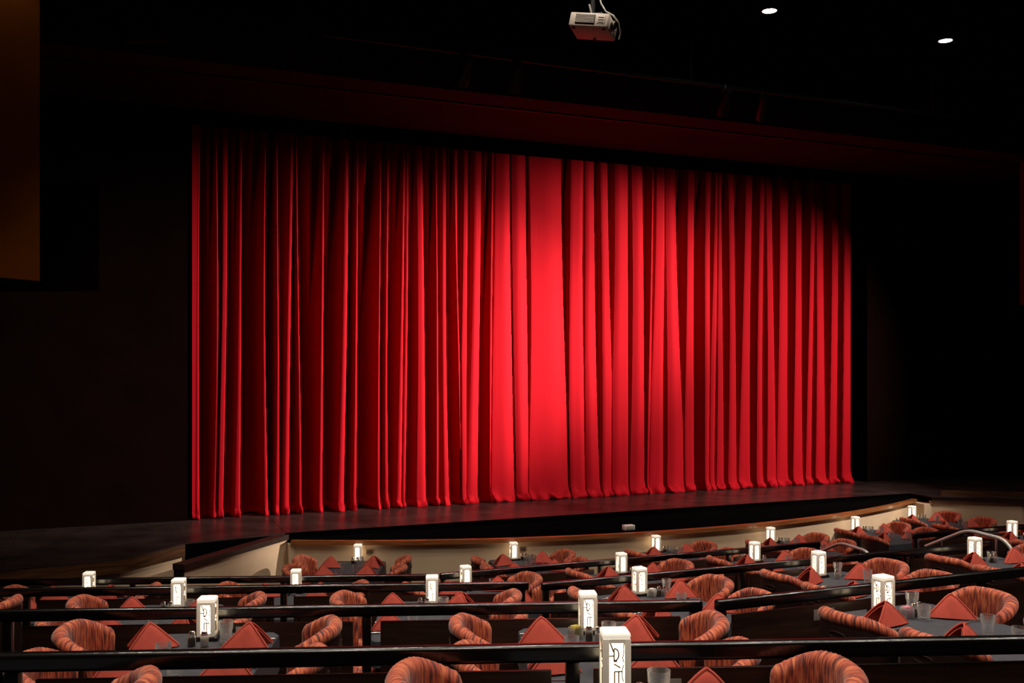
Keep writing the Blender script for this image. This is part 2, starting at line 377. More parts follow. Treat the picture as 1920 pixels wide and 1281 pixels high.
# curved stage front: black ledge, wood trim and cream wall
RC = 12.77; CC = (8.2, 25.4)
def arc(off=0.0, n=44, h=5.66):
    a0 = math.asin(h/RC); return [P(CC[0] + (RC+off)*math.sin(a), CC[1] - (RC+off)*math.cos(a)) for a in np.linspace(-a0, a0, n)]
A_ = arc()
obj('apron_ledge', prism(BM(), [p.xy for p in A_] + [P(13.86, 14.12).xy, P(2.54, 14.12).xy], SZ-.13, SZ-.085), M['deckblack'], stage, smooth=0)
bm = BM(); wall_strip(bm, arc(.05), SZ-.135, SZ-.078, .10); tr = struct('trim_1', bm, M['trim'])
bm = BM(); wall_strip(bm, arc(-.01), 0, SZ-.135, .08); wf = struct('wall_front', bm, M['cream'])
def on_arc(px, off):
    best = min(arc(off, 400), key=lambda p: abs(960 + F*p.x/p.y - px)); return best
for px, py in ((694, 1035), (981, 1030)):
    q = on_arc(px, 0.005); zz = H - (py-690)/F*q.y; n = (P(CC[0], CC[1]) - q).normalized(); ang = math.atan2(n.y, n.x) - PI/2
    pl = obj('wall_plate', box(BM(), (q.x, q.y, zz), (.085, .012, .06), .003, Matrix.Rotation(ang, 3, 'Z')), M['plate'], wf)
    for k in (-.018, .018):
        c = q + Vector((math.cos(ang), math.sin(ang), 0))*k - n*.0065
        obj('socket', box(BM(), (c.x, c.y, zz), (.022, .003, .03), .001, Matrix.Rotation(ang, 3, 'Z')), M['ink'], pl)
# little white box on the apron
q = P(7.32, 12.95); q.z = SZ-.085
t = thing('floor_monitor', 'small pale box standing on the black ledge below the stage lip', 'box', q, AR)
obj('housing', box(BM(), (0, 0, .0375), (.17, .10, .075), .008), M['paper_w'], t)
obj('face_panel', box(BM(), (0, -.052, .038), (.14, .006, .05), .002), M['projector'], t)
struct('wall_front_corner', sbox(13.80, 14.03, 13.66, 14.11, 0, SZ-.135), M['cream'], smooth=0)
struct('wall_front_corner', sbox(2.50, 2.60, 13.93, 14.11, 0, SZ-.135), M['cream'], smooth=0)
# cheek wall beside the stage steps
ca, cb = P(2.5, 14.08), P(1.0, 12.45); u = (cb-ca); cw = Vector((u.y, -u.x, 0)).normalized()
cheek = thing('cheek_wall', 'cream cheek wall with dark wooden cap beside the stage steps', 'wall', (0, 0, 0))
obj('wall_body', prism(BM(), [ca.xy, (cb).xy, (cb+cw*.10).xy, (ca+cw*.10).xy], 0, SZ-.085), M['cream'], cheek, smooth=0)
obj('wall_cap', prism(BM(), [(ca-cw*.03).xy, (cb-cw*.03+u.normalized()*.04).xy, (cb+cw*.14+u.normalized()*.04).xy, (ca+cw*.14).xy], SZ-.085, SZ-.015), M['capwood'], cheek, smooth=0)
obj('end_panel', prism(BM(), [(cb+u.normalized()*.03).xy, (cb+u.normalized()*.002).xy, (cb+cw*.13+u.normalized()*.002).xy, (cb+cw*.13+u.normalized()*.03).xy], 0, SZ-.09), M['black'], cheek, smooth=0)
steps = thing('stage_steps', 'black steps leading up to the stage beside the cheek wall', 'steps', (0, 0, 0))
for k in range(4):
    f = k/4.0; z1 = .27 + k*.2
    a = ca + cw*.13 + u*(.66 - .17*k); b = ca + cw*.13 + u*.02
    wdt = cw*.72
    obj('step', prism(BM(), [a.xy, b.xy, (b+wdt).xy, (a+wdt).xy], z1-.2, z1-.003), M['black'], steps, smooth=0)

# ------------------------------------------------------------------ house walls, proscenium, ceiling
R3 = Matrix.Rotation(AR, 3, 'Z')
struct('wall_back', sbox(-4, 19, 17.3, 17.5, 0, 8.4), M['wallblack'], smooth=0)
struct('wall_left', sbox(-4.0, -2.95, -3, 17.3, 0, 8.4), M['wallblack'], smooth=0)
struct('wall_right', sbox(18.6, 19, -3, 17.3, 0, 8.4), M['wallblack'], smooth=0)
struct('wall_rear', sbox(-4, 19, -3.3, -3, 0, 8.4), M['wallblack'], smooth=0)
struct('wall_proscenium_left', sbox(-2.94, 1.32, 15.86, 16.35, SZ, CEIL_Z), M['wallblack'], smooth=0)
struct('wall_proscenium_right', sbox(14.5, 18.59, 15.86, 16.35, SZ, CEIL_Z), M['wallblack'], smooth=0)
struct('wall_proscenium_top', sbox(1.32, 14.5, 16.3, 16.5, 7.0, CEIL_Z), M['wallblack'], smooth=0)
struct('ceiling', sbox(-4, 19, -3.3, 17.5, CEIL_Z, CEIL_Z+.4), M['ceil'], smooth=0)
struct('trim_2', sbox(-1.5, 17.5, 13.05, 15.5, 7.27, CEIL_Z-.005), M['soffit'], smooth=0)      # dark soffit over the stage front
struct('trim_3', sbox(.8, 15.0, 15.52, 15.84, 7.11, CEIL_Z-.005), M['deckblack'], smooth=0)          # curtain track pelmet
struct('trim_4', sbox(-1.5, 17.5, 13.62, 13.68, 7.25, 7.268), M['black'], smooth=0)

def wallbox(name, label, pts, z0, z1, mat):
    o = obj(name, prism(BM(), pts, z0, z1), mat, smooth=0); return tag(o, label, 'wall panel')
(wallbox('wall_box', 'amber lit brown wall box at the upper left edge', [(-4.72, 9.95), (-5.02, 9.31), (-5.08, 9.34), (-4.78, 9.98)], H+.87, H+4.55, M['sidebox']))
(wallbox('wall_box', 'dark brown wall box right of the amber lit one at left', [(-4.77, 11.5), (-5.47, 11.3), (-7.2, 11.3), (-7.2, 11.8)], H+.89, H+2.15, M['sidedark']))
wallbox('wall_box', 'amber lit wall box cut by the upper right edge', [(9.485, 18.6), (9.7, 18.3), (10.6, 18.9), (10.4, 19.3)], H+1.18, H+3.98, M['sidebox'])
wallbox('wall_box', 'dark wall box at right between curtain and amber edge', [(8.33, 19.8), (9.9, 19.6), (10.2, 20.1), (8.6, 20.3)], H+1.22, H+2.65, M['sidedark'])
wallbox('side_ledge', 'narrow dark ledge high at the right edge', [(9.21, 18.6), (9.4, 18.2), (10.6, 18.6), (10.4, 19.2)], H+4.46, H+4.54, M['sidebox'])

# ------------------------------------------------------------------ curtain
def build_curtain():
    """front faces of the pleats (bands) with steep deep valleys between them"""
    D = 15.93
    BANDS = [(366, 370), (407, 412), (416, 427), (445, 451), (491, 496), (524, 528), (540, 548), (562, 566), (605, 611), (639, 650), (669, 674), (709, 713), (721, 726),
             (749, 755), (759, 765), (787, 801), (817, 821), (828, 837), (859, 863), (867, 877), (888, 901), (917, 921), (927, 955), (964, 991), (1002, 1056), (1067, 1094),
             (1101, 1120), (1130, 1146), (1153, 1181), (1189, 1212), (1218, 1222), (1226, 1245), (1254, 1276), (1290, 1304), (1320, 1331), (1335, 1345), (1348, 1358), (1371, 1383),
             (1395, 1409), (1421, 1431), (1442, 1454), (1464, 1481), (1492, 1504), (1518, 1527), (1537, 1551), (1561, 1574), (1582, 1596)]
    def s_of(px):
        r = (px-960)/F; Y = D/(CT - ST*r); return Y*(CT*r + ST)
    ctr = np.array([s_of((a+b)/2) for a, b in BANDS]); hw = np.array([(s_of(b)-s_of(a))/2*(.72 if b < 900 else (.95 if b < 1062 else .78)) for a, b in BANDS]); K = len(ctr)
    pxg = np.array([(BANDS[i][1]+BANDS[i+1][0])/2 for i in range(K-1)])
    gap0 = (ctr[1:]-hw[1:]) - (ctr[:-1]+hw[:-1])
    A = np.clip(np.where(pxg > 1060, 3.2, 1.9)*gap0, .08, .5)*np.random.uniform(.85, 1.1, K-1)
    A = np.where((pxg > 730) & (pxg < 1000), A*.62, A)
    setb = np.random.uniform(0, .035, K)
    dt_, db_, ph, ph2 = np.random.uniform(-.08, .08, K), np.random.uniform(-.07, .07, K), np.random.uniform(0, 6.28, K), np.random.uniform(0, 6.28, K)
    flare = np.random.uniform(.2, 1.3, K); o2 = np.random.uniform(-.16, .16, K-1); end2 = np.random.uniform(.35, .72, K-1)
    s0, s1 = ctr[0]-.06, ctr[-1]+.10
    ns = 1900; S = np.linspace(s0, s1, ns)
    z0, z1 = SZ+.004, 7.17
    ts = np.concatenate([[0, .0025, .0055, .009, .012, .0145, .017, .020, .026], np.linspace(.035, 1, 58)])
    crease = .0165 + .003*np.sin(S*7.3) + .002*np.sin(S*17.1)
    V = []
    for t in ts:
        top = t**1.5; bot = (1-t)**2
        c = ctr + dt_*top + db_*bot + .010*np.sin(ph + 4*t)
        h = hw*(1 + flare*bot*.9 + .2*top) + .010*bot
        L = c-h; R = c+h
        for i in range(K-1):                       # keep neighbours apart
            if L[i+1] - R[i] < .018:
                m_ = (L[i+1]+R[i])/2; R[i] = m_-.009; L[i+1] = m_+.009
        c = (L+R)/2; h = np.maximum((R-L)/2, .008)
        i = np.clip(np.searchsorted(c, S) - 1, 0, K-2)
        x = (S - R[i])/np.maximum(L[i+1]-R[i], .01)
        ingap = (x > 0) & (x < 1)
        xc = np.clip(x, 0, 1)
        near = np.where(x < .5, i, i+1); q = (S - c[near])/h[near]
        crown = setb[near] + np.minimum(h[near]*.22, .03)*np.clip(q, -1, 1)**2 + .006*np.sin(q*3.1+ph2[near])*np.clip(h[near]/.15, 0, 1)*(np.abs(q) < 1)*(1-q*q)
        # join the two crowns across the gap
        eA = setb[i] + np.minimum(h[i]*.22, .03); eB = setb[i+1] + np.minimum(h[i+1]*.22, .03)
        base = np.where(ingap, eA*(1-xc) + eB*xc, crown)
        shape = np.sin(PI*xc)**.55
        f2 = np.clip((t-end2[i])/(1.02-end2[i]), 0, 1)**.8 * (gap0[i] > .13)
        w2 = .10 + .12*f2
        sec = f2*np.exp(-((xc-.5-o2[i])/w2)**2)*.85
        dep = base + A[i]*shape*(.8+.2*(1-top))*(1-sec)*ingap
        # outermost edges
        if t < .05:
            k = (1 - t/.05)
            dep = dep - .04*k*k*(1+.6*np.sin(S*9)+.4*np.sin(S*21))
        hem = np.clip(t/crease, 0, 1)                     # the hem folds over itself and lies on the boards
        dep = dep - np.where(hem < 1, (.035 + .025*np.sin(S*11) + .018*np.sin(S*27))*np.sin(PI*hem**.8)**.7 + .03*(1-hem), 0)
        z = z0 + (z1-z0)*t + (0.010*np.sin(S*13)+.008*np.sin(S*29) + .012 if 0 < t < .03 else 0)
        X = CT*S - ST*(D+dep); Yy = ST*S + CT*(D+dep)
        V.append(np.stack([X, Yy, np.broadcast_to(z, X.shape)], 1))
    V = np.concatenate(V); nt_ = len(ts)
    I = np.arange(nt_*ns).reshape(nt_, ns)
    Fc = np.stack([I[:-1, :-1], I[:-1, 1:], I[1:, 1:], I[1:, :-1]], -1).reshape(-1, 4)
    me = bpy.data.meshes.new('curtain'); me.from_pydata(V.tolist(), [], Fc.tolist()); me.update()
    me.polygons.foreach_set('use_smooth', [True]*len(me.polygons))
    o = obj('stage_curtain', me, M['velvet'])
    tag(o, 'tall red velvet curtain in deep pleats closing the stage', 'curtain')
build_curtain()

# ------------------------------------------------------------------ prototypes
def fabric_uv(bm, fn):
    uvl = bm.loops.layers.uv.new('UVMap')
    return uvl
def chair_proto():
    t = thing('tub_chair', 'proto', 'chair', (0, 0, 0))
    # padded U-shaped back: u runs around, section is a closed loop
    nu = 64; uu = np.linspace(-1, 1, nu); PHI = math.radians(97)
    def plan(u, r_off):
        a = abs(u)*PHI; sg = 1 if u >= 0 else -1
        return -(.180+r_off)*math.copysign(abs(math.cos(a))**.85, math.cos(a)), sg*(.226+r_off)*abs(math.sin(a))**.92
    def ztop(u): return .885 - .015*abs(u)**1.5 - .075*(max(0, abs(u)-.40)/.60)**1.5
    prof = []     # (radial offset, z fraction type)
    def section(u):
        zt = ztop(u); rib = 1 + .05*math.cos(u*15*2*PI) * (1 if abs(u) < .96 else 0)
        rr = .040*rib; cx, cz = .008, zt-.042
        pts = [(-.022, .44), (-.026, .55), (-.030, zt-.15), (-.031, zt-.09)]
        for k in range(9):
            a = PI*1.02 - k*(PI*1.25)/8
            pts.append((cx + rr*math.cos(a), cz + rr*math.sin(a)))
        pts += [(.024, zt-.085), (.018, zt-.12), (.014, .55), (.014, .44)]
        return pts
    bm = BM(); uvl = bm.loops.layers.uv.new('UVMap'); rings = []
    for i, u in enumerate(uu):
        sec = section(u); e = 1.0
        d_end = (1-abs(u))/.10
        if d_end < 1: e = max(.18, math.sqrt(max(0, 1-(1-d_end)**2)))
        zc = (ztop(u)-.042); ring = []
        for r, z in sec:
            if e < 1: r = .008 + (r-.008)*e; z = zc + (z-zc)*(e if z > zc else .75+.25*e)
            x, y = plan(u, r); ring.append(bm.verts.new((x, y, z)))
        rings.append(ring)
    m_ = len(rings[0]); acc = [0.0]
    sec = section(0)
    for k in range(m_): acc.append(acc[-1] + math.dist(sec[k], sec[(k+1) % m_]))
    for i in range(nu-1):
        for k in range(m_):
            kk = (k+1) % m_
            f = bm.faces.new((rings[i][k], rings[i][kk], rings[i+1][kk], rings[i+1][k]))
            for lp, (ui, vi) in zip(f.loops, ((i, k), (i, k+1), (i+1, k+1), (i+1, k))): lp[uvl].uv = (uu[ui]*.5, acc[vi])
    for ring in (rings[0], rings[-1]):
        f = bm.faces.new(ring)
        for lp in f.loops: lp[uvl].uv = (lp.vert.co.y, lp.vert.co.z)
    bmesh.ops.recalc_face_normals(bm, faces=bm.faces)
    obj('backrest', bm, M['fabric'], t, smooth=60)
    # outer shell
    bm = BM(); ring2 = []
    us = np.linspace(-.93, .93, 40)
    for u in us:
        zt = ztop(u)-.070; col = []
        for r, z in ((.016, .40), (.036, .41), (.038, .6), (.040, zt-.03), (.032, zt), (.016, zt)):
            x, y = plan(u, r); col.append(bm.verts.new((x, y, z)))
        ring2.append(col)
    for a, b in zip(ring2, ring2[1:]):
        for k in range(6): bm.faces.new((a[k], a[(k+1) % 6], b[(k+1) % 6], b[k]))
    bm.faces.new(ring2[0]); bm.faces.new(ring2[-1][::-1]); bmesh.ops.recalc_face_normals(bm, faces=bm.faces)
    sh = obj('back_shell', bm, M['shell'], t, smooth=50)
    # hand slot in the back
    bm = BM(); pts = []
    for k in range(25):
        a = 2*PI*k/24; y = .062*math.copysign(abs(math.cos(a))**.7, math.cos(a)); z = .745 + .020*math.sin(a)
        x = -(.180+.0415)*math.cos(math.asin(y/.268))**.85; pts.append((x, y, z))
    tube(bm, pts, .0055, 6, False); obj('hand_slot', bm, M['slot'], sh)
    # seat
    bm = BM(); uvl = bm.loops.layers.uv.new('UVMap')
    prf = [(0, .475), (.09, .474), (.15, .468), (.178, .452), (.186, .43), (.182, .40), (.165, .37), (0, .365)]
    n = 28
    def sq(i, r, z):
        a = 2*PI*i/n; return r*(1 + .06*abs(math.sin(2*a)))
    lathe(bm, prf, n, sq)
    for v in bm.verts: v.co.x += .03
    bmesh.ops.recalc_face_normals(bm, faces=bm.faces)
    for f in bm.faces:
        for lp in f.loops: lp[uvl].uv = (lp.vert.co.x, lp.vert.co.y)
    obj('seat', bm, M['fabric'], t, smooth=60)
    obj('seat_frame', box(BM(), (.02, 0, .35), (.30, .32, .05), .01), M['legwood'], t)
    for sx in (-.12, .16):
        for sy in (-.15, .15):
            bm = BM(); tube(bm, [(sx*1.08, sy*1.08, 0), (sx, sy, .33)], [.014, .022], 8); obj('leg', bm, M['legwood'], t)
    return t

def napkin_proto(var):
    """cloth napkin folded into a standing pyramid; opening towards +X"""
    rnd = random.Random(var); h = .148 + rnd.uniform(-.008, .01)
    bm = BM()
    Apx = Vector((.005, 0, h)); B = Vector((-.155, 0, .004)); openw = (.085, .075, .10)[var]; fx = .125
    n = 9
    for layer, (sc, dz) in enumerate(((1.0, 0), (.90, -.012))):
        for sg in (-1, 1):
            C = Vector((fx, sg*openw, .003))
            rows = []
            for i in range(n+1):
                a = i/n; row = []
                L0 = Apx.lerp(B, a); R0 = Apx.lerp(C, a)
                for j in range(n+1):
                    b = j/n; p = L0.lerp(R0, b)
                    bulge = math.sin(PI*b)*a**.8*.030 + .010*math.sin(PI*a)*b
                    p = p + Vector((.05, sg*1.0, .25)).normalized()*bulge
                    p.y += sg*(.007 + .006*layer*-1)*(1-a*.3)
                    p.z += .004*math.sin(9*b+var)*a*(1-a) + .012*math.exp(-(a/.12)**2)*(-1)
                    if layer: p = Vector((fx*.3 + (p.x-fx*.3)*sc + .012, p.y*sc, max(.003, p.z*sc + dz*.3)))
                    row.append(bm.verts.new(p))
                rows.append(row)
            for i in range(n):
                for j in range(n):
                    q = (rows[i][j], rows[i+1][j], rows[i+1][j+1], rows[i][j+1])
                    try: bm.faces.new(q if sg < 0 else q[::-1])
                    except ValueError: pass
    # rounded fold joining both wings along the ridge
    for lo in range(n):
        pass
    geom = bm.faces[:]
    bmesh.ops.remove_doubles(bm, verts=bm.verts, dist=.0005)
    bmesh.ops.recalc_face_normals(bm, faces=bm.faces)
    bmesh.ops.solidify(bm, geom=bm.faces[:], thickness=.0045)
    # ridge fold: thin rounded strip
    pts = [Apx.lerp(B, a/8) + Vector((0, 0, .002 - .010*math.exp(-(a/8/.12)**2))) for a in range(9)]
    tube(bm, pts, [.008]*8 + [.006], 8)
    for sg in (-1, 1):
        C = Vector((fx, sg*openw, .003)); e = []
        for a in range(9):
            k = a/8; e.append(Apx.lerp(C, k) + Vector((.002, sg*(.007 - .002*k) , .002 - .010*math.exp(-(k/.12)**2))) + Vector((.05, sg, .25)).normalized()*.010*math.sin(PI*k))
        tube(bm, e, .0055, 8)
    for v in bm.verts: v.co.z = max(v.co.z, .0005)
    o = obj('napkin', bm, M['napkin'], smooth=55)
    return tag(o, 'proto', 'napkin')

def tumbler_proto():
    n = 24
    fac = lambda i, r, z: r*(1 - .035*(i % 2)) if z < .082 else r
    prof = [(0, .004), (.024, .0), (.031, .002), (.0325, .012), (.0345, .05), (.0365, .078), (.0405, .086), (.0425, .128), (.0425, .131), (.0405, .131), (.0385, .088), (.034, .078), (.030, .022), (.024, .017), (0, .016)]
    return tag(obj('tall_tumbler', lathe(BM(), prof, n, fac), M['glass'], smooth=25), 'proto', 'glass')
def rocks_proto():
    n = 28
    fac = lambda i, r, z: r*(1 - .04*(i % 2)) if z < .05 else r
    prof = [(0, .004), (.028, .0), (.036, .002), (.0385, .02), (.040, .048), (.0425, .056), (.0435, .086), (.0435, .089), (.0415, .089), (.040, .056), (.037, .046), (.034, .022), (.028, .018), (0, .017)]
    return tag(obj('rocks_glass', lathe(BM(), prof, n, fac), M['glass'], smooth=25), 'proto', 'glass')
def shaker_proto(kind):
    t = thing(kind + '_shaker', 'proto', 'shaker')
    n = 16; fac = lambda i, r, z: r*(1 - .05*(i % 2)) if .004 < z < .06 else r
    obj('jar', lathe(BM(), [(0, 0), (.021, 0), (.0235, .006), (.0235, .056), (.016, .068), (.016, .070), (0, .070)], n, fac), M['glass'], t)
    obj('filling', lathe(BM(), [(0, .004), (.019, .004), (.0205, .008), (.0205, .046), (0, .046)], 12), M[kind], t)
    obj('cap', lathe(BM(), [(.0175, .066), (.0185, .068), (.0185, .080), (.015, .087), (.008, .090), (0, .0905)], 16), M['chrome'], t)
    return t
def caddy_proto(mat):
    t = thing('sugar_caddy', 'proto', 'caddy')
    bm = BM()
    for a in range(4):
        R = Matrix.Rotation(a*PI/2, 4, 'Z'); b2 = BM(); box(b2, (.030 if a % 2 == 0 else .034, 0, .033), (.003, .066 if a % 2 == 0 else .06, .066)); bmesh.ops.transform(b2, matrix=R, verts=b2.verts)
        me = bpy.data.meshes.new('tmp'); b2.to_mesh(me); b2.free(); bm.from_mesh(me); bpy.data.meshes.remove(me)
    box(bm, (0, 0, .002), (.07, .064, .004)); obj('holder', bm, M['glass'], t)
    for k in range(6):
        obj('packet', box(BM(), (-.022+.009*k, random.uniform(-.004, .004), .040 + random.uniform(0, .006)), (.004, .046, .066), 0, Matrix.Rotation(random.uniform(-.12, .12), 3, 'Y')), mat, t)
    return t
LW_, LH_ = .105, .250
def lamp_proto():
    t = thing('table_lamp', 'proto', 'lamp')
    obj('base', box(BM(), (0, 0, .011), (.150, .140, .022), .004), M['rail'], t)
    w2 = LW_/2; z0, z1 = .022, .222
    # four corner posts joined by bottom and top bands around four windows
    wx = .029; bz, tz = z0+.018, z1-.014
    bm = BM()
    for sx in (-1, 1):
        for sy in (-1, 1): box(bm, (sx*(w2-(w2-wx)/2), sy*(w2-(w2-wx)/2), (z0+z1)/2), (w2-wx, w2-wx, z1-z0), .003)
    for z_a, z_b in ((z0, bz), (tz, z1)):
        box(bm, (0, 0, (z_a+z_b)/2), (LW_-.003, LW_-.003, z_b-z_a))
    obj('body', bm, M['lampbody'], t)
    bm = BM(); box(bm, (0, 0, z1+.012), (LW_, LW_, .026), .0105, None, 3); obj('cap', bm, M['lampcap'], t)
    hh = tz-bz; zc = (tz+bz)/2
    for a in range(4):
        R = Matrix.Rotation(a*PI/2, 4, 'Z')
        bm = BM(); box(bm, (0, -(w2-.012), zc), (wx*2, .004, hh)); bmesh.ops.transform(bm, matrix=R, verts=bm.verts)
        g = obj('light_panel', bm, M['lampglow'], t)
        # bronze line figure: slanted stroke, crossbar, ring, mid bar, uprights
        bm = BM(); y = -(w2-.006)
        def ln(p, q, r=.0031): tube(bm, [(p[0], y, p[1]), (q[0], y, q[1])], r, 5)
        u0, zt = -wx, tz
        ln((u0+.004, zt-.001), (u0+.017, zt-.034)); ln((u0, zt-.048), (u0+.018, zt-.048))
        ring = []
        for k in range(17):
            an = -PI*.55 + k*PI*1.1/16; ring.append((u0+.020 + .016*math.cos(an), y, zt-.043 + .022*math.sin(an)))
        tube(bm, ring, .0031, 5); ln((u0+.018, zt-.024), (u0+.018, zt-.066))
        ln((u0+.016, zt-.068), (u0+.030, zt-.068)); ln((u0+.018, zt-.078), (u0+.042, zt-.092)); ln((u0+.020, zt-.106), (u0+.048, zt-.106))
        ln((u0+.020, zt-.106), (u0+.020, bz)); ln((u0+.036, zt-.108), (u0+.036, bz))
        # scalloped right edge
        sc = []
        for k in range(13):
            f = k/12; sc.append((wx-.002 - .008*abs(math.sin(f*2.2*PI))**1.0*(1 if f > .3 else .3), y, tz - f*hh))
        tube(bm, sc, .0022, 5)
        bmesh.ops.transform(bm, matrix=R, verts=bm.verts); obj('tracery', bm, M['tracery'], g)
    return t
def table_proto(length):
    t = thing('dining_table', 'proto', 'table')
    W = .72
    obj('tabletop', box(BM(), (0, 0, TABLE_H-.022), (W, length-.09, .030), .004), M['tabletop'], t)
    for y in (-length*.28, length*.28):
        bm = BM(); tube(bm, [(0, y, .03), (0, y, TABLE_H-.035)], .032, 12); obj('column', bm, M['iron'], t)
        bm = BM(); box(bm, (0, y, .018), (.50, .07, .036), .01); box(bm, (0, y, .018), (.07, .46, .034), .01); obj('foot', bm, M['iron'], t)
    return t
def cloth_proto(length):
    W = .80; bm = BM()
    nx, ny = 16, 26; drop = .20; th = .004; hx, hy = W/2, length/2
    # top sheet with rounded drop around
    def ring(off, z, wob):
        pts = []; segs = 72
        for k in range(segs):
            a = 2*PI*k/segs; c, s = math.cos(a), math.sin(a)
            m = max(abs(c)/(hx+off), abs(s)/(hy+off)); x, y = c/m, s/m
            f = 1 + wob*math.sin(k*.9)*.02
            pts.append(bm.verts.new((x*f, y*f, z)))
        return pts
    z = TABLE_H-.004
    cen = bm.verts.new((0, 0, z))
    rs_ = [ring(-.03, z, 0), ring(-.006, z, 0), ring(0.0, z-.006, 0), ring(.003, z-.06, .1), ring(.006, z-drop*.6, .4), ring(.010, z-drop, .7), ring(.006, z-drop, .7), ring(0.001, z-.06, .1)]
    n = 72
    for i in range(n): bm.faces.new((cen, rs_[0][i], rs_[0][(i+1) % n]))
    for a, b in zip(rs_, rs_[1:]):
        for i in range(n): bm.faces.new((a[i], b[i], b[(i+1) % n], a[(i+1) % n]))
    bmesh.ops.recalc_face_normals(bm, faces=bm.faces)
    return tag(obj('tablecloth', bm, M['cloth'], smooth=40), 'proto', 'tablecloth')
def knife_proto():
    t = thing('table_knife', 'proto', 'cutlery')
    bm = BM(); tube(bm, [(0, -.10, .006), (0, -.05, .007), (0, 0, .006)], [.0065, .0075, .005], 8); obj('handle', bm, M['steel'], t)
    bm = BM(); prism(bm, [(-.005, 0), (.005, 0), (.009, .05), (.007, .10), (-.003, .115), (-.005, .05)], .003, .0055); obj('blade', bm, M['steel'], t)
    return t
def fork_proto():
    t = thing('dinner_fork', 'proto', 'cutlery')
    bm = BM(); tube(bm, [(0, -.10, .005), (0, -.05, .009), (0, .03, .008)], [.006, .005, .0035], 8); obj('handle', bm, M['steel'], t)
    bm = BM(); prism(bm, [(-.004, .03), (.004, .03), (.012, .05), (.012, .065), (-.012, .065), (-.012, .05)], .004, .0075)
    for k in range(4): box(bm, (-.0102+.0068*k, .085, .0065), (.0034, .042, .003))
    obj('tines', bm, M['steel'], t)
    return t

PROTO = dict(chair=chair_proto(), napkin0=napkin_proto(0), napkin1=napkin_proto(1), napkin2=napkin_proto(2), tumbler=tumbler_proto(), rocks=rocks_proto(),
             pepper=shaker_proto('pepper'), salt=shaker_proto('salt'), caddy_y=caddy_proto(M['paper_y']), caddy_p=caddy_proto(M['paper_p']), caddy_w=caddy_proto(M['paper_w']),
             lamp=lamp_proto(), table=table_proto(1.25), table_long=table_proto(2.1), cloth=cloth_proto(1.25), cloth_long=cloth_proto(2.1), knife=knife_proto(), fork=fork_proto())
GROUP = dict(chair='tub chairs at the tables', napkin='folded napkins on the tables', tumbler='tall tumblers on the tables', rocks='low glasses on the tables', pepper='pepper shakers on the tables',
             salt='salt shakers on the tables', caddy='sugar packet holders', lamp='glowing table lamps', table='dining tables', cloth='slate tablecloths', knife='table knives', fork='dinner forks')
SKIP = set()
def put(kind, loc, rotz, label):
    if label in SKIP: return
    c = copy_tree(PROTO[kind]); c.location = loc; c.rotation_euler.z = rotz
    c['label'] = label; c['group'] = GROUP[kind.split('_')[0].rstrip('012')]
    return c

